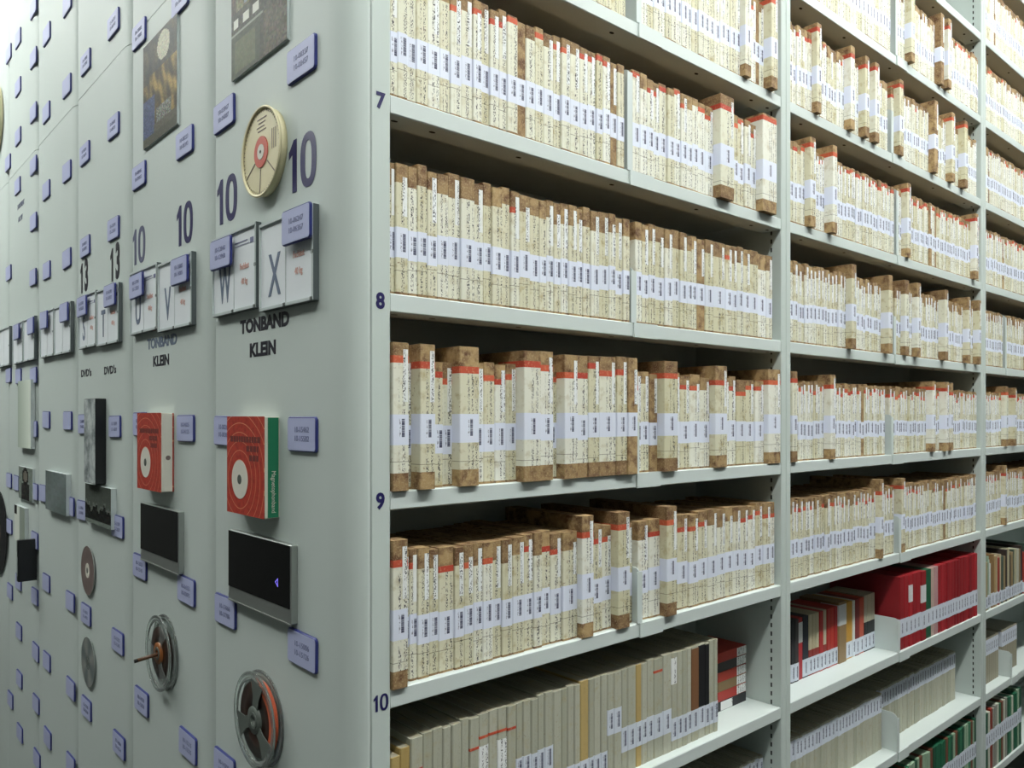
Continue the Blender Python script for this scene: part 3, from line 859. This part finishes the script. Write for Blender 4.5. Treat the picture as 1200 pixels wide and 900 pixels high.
# the sixth panel's large black disc and pale loop at the photo's edge
y, z = onA(-4, 624, XA - .01)
T = empty('black_record', mat=frameA(y, z, XA - .0003)); tag(T, 'black disc cut off by the photo edge on the sixth panel', 'disc')
b = MB(); b.lathe([(.004, .002), (.150, .002), (.150, .0045), (.004, .0045)], 72); b.build('disc', M['blackplastic'], T)
b = MB(); b.disc(.045, .0046, .0050, 40); b.build('disc_label', M['discbrown'], T)
y, z = onA(-7, 143, XA - .01)
T = empty('cream_film_reel', mat=frameA(y, z, XA - .0003)); tag(T, 'cream rimmed reel cut off by the photo edge high on the sixth panel', 'reel')
b = MB(); b.lathe([(.115, .002), (.130, .002), (.130, .012), (.115, .012)], 72); b.build('rim', M['cream'], T)
b = MB(); b.lathe([(.01, .003), (.1148, .003), (.1148, .008), (.01, .008)], 72); b.build('disc', M['offwhite'], T)

# ------------------------------------------------------------------ shelf dividers
SHN = {4: 'the shelf three above 7', 5: 'the shelf two above 7', 6: 'the shelf above 7', 7: 'shelf 7', 8: 'shelf 8', 9: 'shelf 9', 10: 'shelf 10', 11: 'the shelf below 10', 12: 'the second shelf below 10', 13: 'the third shelf below 10'}
BN = ['the nearest bay', 'the middle bay', 'the far bay']
divs = {}
def divider(x, k, bay, h, clip=0.065, back=0.12, rnd_=0.012):
    z = topz(k)
    T = empty('shelf_divider', (x, YB, z)); tag(T, 'white metal divider plate on %s in %s' % (SHN[k], BN[bay]), 'shelf divider', 'white metal shelf dividers')
    # plate in the yz plane, rounded front top corner
    pts = [(0.001, 0.0004), (back, 0.0004), (back, h)]
    for i in range(6):
        a = math.pi / 2 * i / 5
        pts.append((0.001 + rnd_ - rnd_ * math.sin(a), h - rnd_ + rnd_ * math.cos(a)))
    n_ = len(pts); b = MB()
    b.v = [(-.0010, p[0], p[1]) for p in pts] + [(.0010, p[0], p[1]) for p in pts]
    for i in range(n_):
        j = (i + 1) % n_; b.face((i, n_ + i, n_ + j, j), [(0, 0)] * 4)
    b.face(tuple(range(n_)), [(0, 0)] * n_); b.face(tuple(n_ + i for i in reversed(range(n_))), [(0, 0)] * n_)
    # rolled front edge, a little wider than the sheet
    b.prism([(-.007, .0002), (.007, .0002), (.007, .0018), (-.007, .0018)], 0.0004, h - rnd_ * .6)
    b.build('plate', M['shelfpaint'], T)
    if clip:
        b = MB(); b.box(-.001, clip, -.0018, .0010, -LIP - .0004, .0003); b.build('clip', M['shelfpaint'], T)
    divs[(bay, k)] = x
xm1 = onB(738.5)[0]
divider(onB(749)[0], 6, 0, .18)
divider(xm1, 7, 0, .182)
for k in (8, 9, 10): divider(onB(743 + (k - 8) * 3.5)[0], k, 0, .10)
xm2 = 2.222
divider(onB(1051)[0], 5, 1, .18); divider(onB(1046)[0], 6, 1, .12); divider(onB(1052)[0], 7, 1, .182)
divider(onB(1049)[0], 8, 1, .11); divider(onB(1046)[0], 9, 1, .108); divider(onB(1055)[0], 10, 1, .10)
divider(2.227, 11, 1, .092, back=.13); divider(2.222, 12, 1, .105, back=.16, rnd_=.02)
divider(onB(1179)[0], 8, 2, .182)
divider(2.902 + .018 * 14, 12, 2, .09)

# ------------------------------------------------------------------ tape boxes
BOXES = []        # dicts; made later, the nearest 300 as things of their own
def fp_box(w, d, e=0.0, r=0.0012):
    h = w / 2 + e; y0 = -e
    return [(-h + r, y0), (h - r, y0), (h, y0 + r), (h, d), (-h, d), (-h, y0 + r)]
def add_box(bay, k, x0, x1, big=False, y=None, **kw):
    rr_ = kw.pop('r', rnd)
    w_ = x1 - x0 - 0.0006
    h = 0.2045 + rr_.uniform(-.002, .003) if big else kw.pop('h', 0.1825) + rr_.uniform(-.0035, .0035)
    set_ = {7: .004, 8: .003, 9: .010, 10: .010}.get(k, .004)
    yf = YB + set_ + rr_.uniform(0, .0045) - (0.013 + rr_.uniform(0, .006) if big else 0) if y is None else y
    red = rr_.random() < {6: .3, 5: .25, 4: .2, 7: .75, 8: .04, 9: .85, 10: .55}.get(k, .4) or (big and k != 8)
    BOXES.append(dict(bay=bay, k=k, x=(x0 + x1) / 2, w=w_, h=h, d=0.195 if big else 0.182, y=yf, big=big, red=kw.get('red', red),
                      top=kw.get('top', rr_.uniform(.80, .86) if k in (8, 10) else rr_.uniform(.80, .90) if k == 9 else rr_.uniform(.84, .94)), strip=rr_.random() < (.85 if k in (8, 9, 10) else .6),
                      stain=rr_.random() < (.6 if k in (8, 10) else .3), lab=rr_.uniform(-.0025, .0025), tint=(rr_.random(), rr_.random(), rr_.random()),
                      bare=kw.get('bare', rr_.random() < .03), far=kw.get('far', False), peel=rr_.random() < .12, lw=rr_.uniform(.8, 1)))
def edges(bay, k, L, big=()):
    xs = [onB(u)[0] for u in L]
    for i in range(len(xs) - 1):
        bg = i in big
        # wide gaps are two boxes
        add_box(bay, k, max(xs[i], BAYS[bay][0] + .0018), min(xs[i + 1], BAYS[bay][1] - .0005), bg)
edges(0, 7, [457.4, 468, 480, 491, 504.5, 519, 531, 544, 557.5, 567.5, 577, 587.5, 597, 609, 620, 631, 641, 652.5, 661, 671, 682.5, 692.5, 702, 709, 718, 726, 734])
edges(0, 7, [743.5, 752.5, 761, 768.5, 776.5, 785, 793, 800.5, 807.5, 814.5, 821.5, 830, 839.5, 855.5, 862, 868, 875, 882, 889, 905.5], big=(12, 18))
edges(0, 8, [457.4, 466, 480, 491, 502.5, 514, 527.5, 542, 558, 569, 579, 591, 601, 611, 624, 635.5, 644, 652.5, 660.5, 669, 679, 686, 694.5, 704.5, 716, 724, 732.5, 740])
edges(0, 8, [746, 754, 762, 770, 781, 790, 799, 807, 813, 820, 829, 838.5, 852.5, 860, 866, 873, 881, 891, 901, 908])
edges(0, 9, [457.4, 478, 489, 507, 514, 524, 537, 560, 573, 586, 599, 611, 631, 647, 659, 675, 688, 701, 721, 733, 744], big=(0, 2, 6, 11, 12, 14, 15, 16, 17, 18, 19))
edges(0, 9, [750.5, 757, 767, 776, 792, 803, 814, 826, 837, 851, 860, 868, 879, 890, 900, 914.4], big=(3, 8, 14))
edges(0, 10, [457.6, 477, 486, 495, 509, 520, 538, 549, 560, 571, 583, 594, 606, 620, 631, 641, 652, 665, 682, 696, 712, 723, 737, 748], big=(0, 18, 21))
edges(0, 10, [754, 766, 779, 791, 801, 813, 824, 835, 846, 856, 865, 874, 883, 892, 900, 908, 914.3], big=(2,))

def fill(bay, k, x0, x1, bigs=(), wmin=.0155, wmax=.0205, h=.1825, **kw):
    """pack boxes from x0 to x1; bigs = photo columns of the taller ones"""
    bx = [onB(u)[0] for u in bigs]; x = x0
    while True:
        bg = any(x <= q < x + .021 for q in bx)
        w_ = rnd.uniform(.022, .027) if bg else rnd.uniform(wmin, wmax)
        if x + w_ > x1: break
        add_box(bay, k, x, x + w_, bg, h=h, **kw)
        x += w_
    return x
e = .0015
fill(0, 6, onB(686)[0], onB(744)[0]); fill(0, 6, onB(754)[0], 1.6120, (876, 903))
b2a, b2b = BAYS[1][0] + e, BAYS[1][1] - e
def fill2(k, bigs, xs=b2a, xe=b2b, **kw):
    dx_ = divs.get((1, k))
    if dx_:
        fill(1, k, xs, dx_ - .008, bigs, **kw); fill(1, k, dx_ + .008, xe, bigs, **kw)
    else: fill(1, k, xs, xe, bigs, **kw)
fill2(4, (), xs=onB(935)[0], xe=onB(1090)[0])
fill2(5, (1063, 1100, 1108), xs=onB(935)[0])
fill2(6, (958, 995, 1010, 1024, 1053, 1092, 1112, 1128))
fill2(7, (948, 974, 1062, 1140))
fill2(8, (995, 1039, 1059, 1073, 1105, 1131, 1143))
fill2(9, (930, 973, 1093, 1107, 1114))
fill2(10, (1033, 1060))
b3 = BAYS[2][0] + e
for k in range(3, 11):
    x1_ = 3.42
    dx_ = divs.get((2, k))
    if dx_: fill(2, k, b3, dx_ - .008); fill(2, k, dx_ + .008, x1_)
    else: fill(2, k, b3, x1_, (1178, 1188) if k == 9 else (1178,) if k == 10 else ())

# the same shelves run on beyond the frame
for k, xe in ((6, onB(685)[0]), (5, 1.610), (4, 1.610)): fill(0, k, .598, xe, far=True)
for k in range(3, 11): fill(2, k, 3.423, 4.095, far=True)
fill(1, 4, onB(1092)[0], 2.5, far=True)
def box_parts(B, mb=None):
    """geometry of one box as (name, MB, material) pieces, in the box's own frame"""
    w_, h, d = B['w'], B['h'], B['d']; out = []
    def new(): m = MB(); m.tint = B['tint']; return m
    m = new(); m.prism(fp_box(w_, d), 0, h); out.append(('body', m, 'board'))
    zt = h * B['top']
    zb = h * (.12 if B['big'] else .018)
    if not B['bare']:
        m = new(); m.prism(fp_box(w_, .06, .00022), zb, zt, 0); out.append(('spine_paper', m, 'stainpaper' if B['stain'] else 'paper'))
    if B['red'] and not B['bare']:
        m = new(); m.prism(fp_box(w_, .061, .00026), zt - .0002, zt + h * .048, 0); out.append(('red_band', m, 'band'))
    if B['strip']:
        sw = min(.0075, w_ * .5); xo = w_ * .5 - sw * .5 - w_ * .08
        m = new(); z0 = h * .60; z1 = h * (.955 if not B['peel'] else .90)
        m.prism([(xo - sw / 2, -.0007), (xo + sw / 2, -.0007), (xo + sw / 2, -.0003), (xo - sw / 2, -.0003)], z0, z1, 0); out.append(('title_strip', m, 'strip'))
    zl = h * .27 + B['lab'] - (.0 if not B['big'] else -.01)
    m = new(); m.prism(fp_box(w_ * 1.0, .03, .00032), zl, zl + .042, 0, v0=zl); out.append(('barcode_label', m, 'barcode'))
    return out

for B in BOXES:
    B['dist'] = math.hypot(B['x'], B['y']) + (0.0 if 5 < B['k'] < 11 else .25) + (1.2 if B['bay'] == 2 else 0)
order = sorted(BOXES, key=lambda q: q['dist'])
near = set(id(q) for q in [q for q in order if not q['far']][:300])
rows = {}
for B in BOXES: rows.setdefault((B['bay'], B['k']), []).append(B)
POST = ['the numbered end post', 'the first slotted post', 'the second slotted post']
for (bay, k), L in rows.items():
    L.sort(key=lambda q: q['x'])
    for i, B in enumerate(L):
        if id(B) not in near: continue
        t = empty('tape_box', (B['x'], B['y'], topz(k) + .0003))
        look = 'tall wide tape box' if B['big'] else 'brown-topped tape box' if B['stain'] and not B['red'] and not B['bare'] else 'bare brown tape box' if B['bare'] else 'red-banded tape box' if B['red'] else 'cream tape box'
        if bay == 0 and k == 6:
            lab = '%s on %s, %s before the first slotted post' % (look, SHN[k], ordinal(len(L) - i))
        else:
            lab = '%s on %s, %s from %s' % (look, SHN[k], ordinal(i + 1), POST[bay])
        tag(t, lab, 'tape box', 'tape boxes on the shelves')
        body = None
        for nm, m, mt in box_parts(B):
            m.build(nm, M[mt], t)
# the farther boxes as one mass
big = MB(); mats = ['board', 'paper', 'stainpaper', 'band', 'strip', 'barcode']
for B in BOXES:
    if id(B) in near: continue
    for nm, m, mt in box_parts(B):
        off = len(big.v); z = topz(B['k']) + .0003
        big.v.extend((p[0] + B['x'], p[1] + B['y'], p[2] + z) for p in m.v)
        big.f.extend(tuple(i + off for i in f) for f in m.f); big.uv.extend(m.uv); big.t.extend(m.t)
        big.m.extend([mats.index(mt)] * len(m.f))
o = big.build('tape_boxes', [M[q] for q in mats])
tag(o, 'farther cream tape boxes packed along the shelves of the middle and far bays', 'tape box', 'tape boxes on the shelves', 'stuff')

# ------------------------------------------------------------------ cases, books and cassettes on the lower shelves
def case(name, cat, group, label, x0, x1, yf, zf, h, d, mat, lab=None, tint=None, extra=(), labmat='barcode2', topmat=None):
    """upright flat case: rounded spine edge, lid line, optional label (z0, z1 as height shares)"""
    w_ = x1 - x0 - .0006
    T = empty(name, ((x0 + x1) / 2, yf, zf + .0003)); tag(T, label, cat, group)
    tn = tint or (rnd.random(), rnd.random(), rnd.random())
    m = MB(); m.tint = tn
    r = min(.0018, w_ * .2)
    m.prism([(-w_/2 + r, 0), (w_/2 - r, 0), (w_/2, r), (w_/2, d), (-w_/2, d), (-w_/2, r)], 0, h)
    m.build('case', M[mat], T)
    if topmat:
        m = MB(); m.tint = tn; m.prism([(-w_/2 + r, .002), (w_/2 - r, .002), (w_/2 - r, d - .001), (-w_/2 + r, d - .001)], h - .0002, h + .0004); m.build('lid', M[topmat], T)
    if lab:
        z0, z1 = lab
        m = MB(); m.tint = tn; m.prism(fp_box(w_, .012, .0003), z0 * h, z1 * h, 0, v0=z0 * h + ((z1 - z0) * h - .046) / 2); m.build('barcode_label', M[labmat], T)
    for (nm, z0, z1, mt) in extra:
        m = MB(); m.tint = tn if not isinstance(mt, tuple) else lin(mt)[:3]
        m.prism(fp_box(w_, .05, .00024), z0 * h, z1 * h); m.build(nm, M['tinted'] if isinstance(mt, tuple) else M[mt], T)
    return T
# shelf 11 near bay: grey-cream cases
Y11 = YB + .019
E = [458, 469.5, 481.5, 496, 507.6, 520, 530, 541, 550.7, 562, 573.5, 584, 595, 605.5, 613.5, 623, 631, 639, 649, 658.7, 666, 674, 681, 691, 697, 705, 712.5, 720, 729, 736, 746,
     752.5, 759, 767, 777.5, 787.5, 794, 800, 806, 811, 819.5, 827, 832, 837, 841.5]
xs = [onB(u, y=Y11)[0] for u in E]
for i in range(len(E) - 1):
    mat = 'plainpaper'; ex = []; h = .1865; lab = None; what = 'grey-cream tape case'
    u = E[i]
    if i < 2: mat = 'ochre'; h = .168 + i * .006; what = 'worn brown tape case'
    if i in (2, 8, 9, 10, 11, 12): ex.append(('red_band', .80 - .06 * (i in (2, 8)), .80 - .06 * (i in (2, 8)) + .022, 'band')); what = 'grey-cream case with red band'
    if i in (22, 30): mat = 'ochre'; what = 'ochre tape case'
    if i == 33: ex.append(('red_band', .86, .885, 'band')); what = 'whitish case with red band'
    if i == 35: ex.append(('title_label', .68, .95, 'strip')); what = 'case with a white top label'
    if i in (9, 11): ex.append(('title_label', .28, .74, 'strip'))
    if i == 39: ex.append(('cover', .28, .98, (132, 92, 62))); what = 'brown and white tape case'
    if i in (40, 41): ex.append(('cover', .30, .985, (26, 27, 30))); what = 'black tape case'
    if 12 < i < 18: lab = (.32, .53)
    elif 18 <= i < 26: lab = (.06, .28)
    elif 26 <= i < 28: lab = (.42, .66)
    elif 28 <= i < 35: lab = (.20, .44)
    elif i >= 35: lab = (.10, .33)
    case('tape_case', 'tape case', 'flat cases on the shelf below shelf 10', '%s below shelf 10, %s from the numbered end post' % (what, ordinal(i + 1)),
         max(xs[i], .597), xs[i + 1], Y11 + rnd.uniform(0, .002), topz(11), h + rnd.uniform(-.002, .0025), .185, mat, lab, None, ex, topmat='greyside')
# tall case standing behind them and the lying stack
x_ = onB(841.5, y=Y11)[0]
zc_ = topz(11)
REDS = [(190, 58, 46), (58, 52, 52), (188, 62, 48), (140, 118, 84), (182, 56, 48), (34, 36, 42)]
x1s, ys = 1.5930, .992
for i, c_ in enumerate(REDS):
    T = empty('cassette_box', (x1s - .055, ys + rnd.uniform(0, .002), zc_ + .0004 + (5 - i) * .0212)); tag(T, '%s cassette box lying in the stack by the slotted post, %s from the top' % ('red' if c_[0] > 170 else 'dark' if c_[0] < 100 else 'tan', ordinal(i + 1)), 'cassette box', 'lying cassette boxes')
    m = MB(); m.tint = lin(c_)[:3]; m.box(-.055, .055, 0, .10, 0, .0205); m.build('case', M['tinted'], T)
    m = MB(); m.tint = (rnd.random(), .5, .5); m.box(.018 if i < 5 else -.045, .0545 if i < 5 else .0, -.0004, -.0001, .001, .0195); m.build('label', M['strip'], T)
# shelf 12 near bay
Y12 = YB + .040
x = onB(790, y=Y12)[0]; i = 0; L = []
while x + .0175 < BAYS[0][1] - .002: L.append(x); x += rnd.uniform(.0150, .0175)
for i, x in enumerate(L):
    case('slim_case', 'tape case', 'slim cases two shelves below shelf 10', 'slim grey case low in the nearest bay, %s before the slotted post' % ordinal(len(L) - i),
         x, x + .0148, Y12 + rnd.uniform(0, .002), topz(12), .155 + rnd.uniform(-.002, .002), .15, 'plainpaper', (.68, .97), topmat='greyside')

# shelf 11 middle bay, front group of coloured cassettes set back, then red books
Y = YB + .064
seg = [(905, (46, 44, 46), 1), (920, (120, 40, 40), 1), (928, (40, 42, 46), 1), (932, (60, 56, 58), 1), (936.5, (178, 44, 50), 2), (942, (34, 38, 50), 1), (949, (196, 186, 156), 3), (953, (190, 180, 150), 3), (957, (196, 190, 160), 3),
       (961, (184, 48, 48), 1), (965.5, (198, 186, 162), 3), (969.5, (176, 52, 46), 1), (974, (190, 56, 44), 1), (978, (178, 46, 48), 1), (982, (150, 124, 88), 4), (991, (206, 154, 54), 1), (1000, (220, 222, 214), 1), (1003, (132, 42, 40), 1),
       (1008, (196, 84, 58), 1), (1013.7, (188, 184, 162), 5), (1017.5, (190, 186, 160), 5), (1022, (186, 182, 160), 5), (1026.5, None, 0)]
names_c = {1: 'plain', 2: 'white-labelled red', 3: 'cream and red', 4: 'tan', 5: 'cream and black'}
def cname(c):
    r_, g_, b_ = c
    if r_ > 185 and g_ > 175: return 'white' if b_ > 180 else 'cream'
    if r_ > 180 and g_ > 120: return 'yellow'
    if r_ > 140 and g_ > 110: return 'tan'
    if r_ > 110 and g_ < 90: return 'red'
    if g_ > r_ + 15: return 'green'
    return 'dark'
for i in range(len(seg) - 1):
    u, c_, kind_ = seg[i]; x0 = onB(u, y=Y)[0]; x1 = onB(seg[i + 1][0], y=Y)[0]
    x0 = max(x0, 1.655); 
    if x1 < x0 + .006: continue
    ex = []
    if kind_ == 3: ex.append(('lower_spine', .0, .42, (150, 50, 44)))
    if kind_ == 5: ex.append(('lower_spine', .0, .52, (34, 36, 38)))
    if kind_ == 2: ex.append(('title_label', .6, .93, (216, 216, 216)))
    lab = None if kind_ in (4, 2) else (.02, .30)
    if kind_ == 4: ex.append(('title_label', .62, .96, (216, 220, 222)))
    case('cassette_book', 'cassette case', 'cassette cases in front of the divider', '%s cassette case below shelf 10 in the middle bay, %s before the divider plate' % (cname(c_), ordinal(len(seg) - 1 - i)),
         x0, x1, Y + rnd.uniform(0, .003) - (.003 if kind_ == 4 else 0), topz(11), (.150 if i < 19 else .153) + (.008 if kind_ == 4 else 0), .11, 'tinted', lab, lin(c_)[:3], ex)
Y = YB + .004
seg = [(1056, (150, 30, 38)), (1061, (160, 34, 42)), (1066, (168, 36, 44)), (1070.5, (154, 32, 40)), (1075, (162, 34, 42)), (1080, (150, 30, 38)), (1085.5, (24, 92, 62)), (1092, (196, 168, 158)), (1096, (190, 150, 150)), (1100.5, None)]
u = 1100.5
seg.pop()
while u < 1144: seg.append((u, rnd.choice([(150, 30, 38), (162, 34, 42), (140, 28, 36), (172, 40, 48)]))); u += 3.25
seg.append((min(u, 1147), None))
for i in range(len(seg) - 1):
    u, c_ = seg[i]; x0 = onB(u, y=Y)[0]; x1 = min(onB(seg[i + 1][0], y=Y)[0], 2.8555)
    ex = []
    if i == 2: ex.append(('title_label', .62, .86, (224, 224, 226)))
    if i == 5: ex.append(('title_label', .55, .80, (224, 224, 226)))
    case('red_binder' if c_[0] > c_[1] + 60 else 'book', 'book', 'books behind the divider', '%s bound volume below shelf 10 in middle bay, %s past the divider plate' % (cname(c_), ordinal(i + 1)),
         x0, x1, Y + rnd.uniform(0, .003), topz(11), .199 + rnd.uniform(-.002, .002), .2, 'tinted', (.17, .42), lin(c_)[:3], ex)
# shelf 12 middle bay
Y = YB + .040; x = 1.656; i = 0
while x + .019 < 2.80:
    w_ = rnd.uniform(.0165, .019)
    if abs(x + w_ / 2 - 2.222) < .0135: x = 2.232; continue
    i += 1
    c_ = 'plainpaper'
    case('slim_case', 'tape case', 'slim cases two shelves below shelf 10', 'slim grey case two shelves below 10 in middle bay, %s past the first slotted post' % ordinal(i),
         x, x + w_, Y + rnd.uniform(0, .002) + (.012 if x > 2.22 else 0), topz(12), .154 + rnd.uniform(-.0015, .0015), .15, c_, (.66, .97), topmat='greyside')
    x += w_
# shelf 13 middle bay: green cases
Y = YB + .008; x = onB(1040, y=Y)[0]; i = 0
GR = [(30, 100, 70), (52, 120, 88), (150, 176, 150), (26, 84, 60), (120, 70, 52), (70, 130, 100)]
while x + .022 < 2.85:
    w_ = rnd.uniform(.015, .022); i += 1; c_ = rnd.choice(GR)
    case('green_case', 'tape case', 'green cases near the floor', '%s case on the lowest shelf seen in the middle bay, %s of those in sight' % (cname(c_), ordinal(i)),
         x, x + w_, Y + rnd.uniform(0, .002), topz(13), .204 + rnd.uniform(-.003, .003), .18, 'tinted', (.40, .64), lin(c_)[:3])
    x += w_
# far bay lower shelves
Y = YB + .006; x = 2.902
far = [(.012, (176, 40, 44), .165), (.020, (170, 156, 118), .160), (.012, (150, 170, 150), .178), (.013, (196, 206, 196), .165), (.012, (202, 208, 204), .150), (.026, (148, 116, 74), .178), (.022, (176, 150, 110), .17),
       (.014, (186, 180, 150), .17), (.016, (160, 60, 50), .16), (.018, (180, 170, 140), .17)]
far += [(rnd.uniform(.012, .024), rnd.choice([(170, 60, 50), (150, 130, 96), (186, 180, 150), (70, 90, 80), (60, 50, 48), (190, 190, 176)]), rnd.uniform(.15, .18)) for _ in range(16)]
for i, (w_, c_, h) in enumerate(far):
    case('book', 'book', 'mixed books in the far bay', '%s book below shelf 10 in the far bay, %s past the second slotted post' % (cname(c_), ordinal(i + 1)), x, x + w_, Y + rnd.uniform(0, .003), topz(11), h, .17, 'tinted', (.04, .28), lin(c_)[:3])
    x += w_ + .001
x = 2.902; Y = YB + .035
for i in range(24):
    if i in (13, 14): x += .018; continue
    c_ = [(150, 140, 116), (168, 160, 140), (150, 144, 122), (170, 160, 130), (50, 66, 130)][i] if i < 5 else (160, 154, 134)
    case('slim_case', 'tape case', 'slim cases in the far bay', '%s slim case two shelves below 10 in far bay, %s past the slotted post' % (cname(c_) if i != 4 else 'blue', ordinal(i + 1)), x, x + .0175, Y, topz(12), .155, .15, 'tinted', (.62, .96), lin(c_)[:3])
    x += .018
x = 2.902; Y = YB + .008
for i in range(18):
    c_ = rnd.choice(GR + [(196, 200, 184), (150, 150, 140)]) if i != 3 else (150, 52, 38)
    case('green_case', 'tape case', 'green cases near the floor in the far bay', '%s case on the lowest shelf seen in the far bay, %s past the slotted post' % (cname(c_), ordinal(i + 1)), x, x + .021, Y, topz(13), .20 + rnd.uniform(-.005, .004), .18, 'tinted', (.40, .66), lin(c_)[:3])
    x += .0215
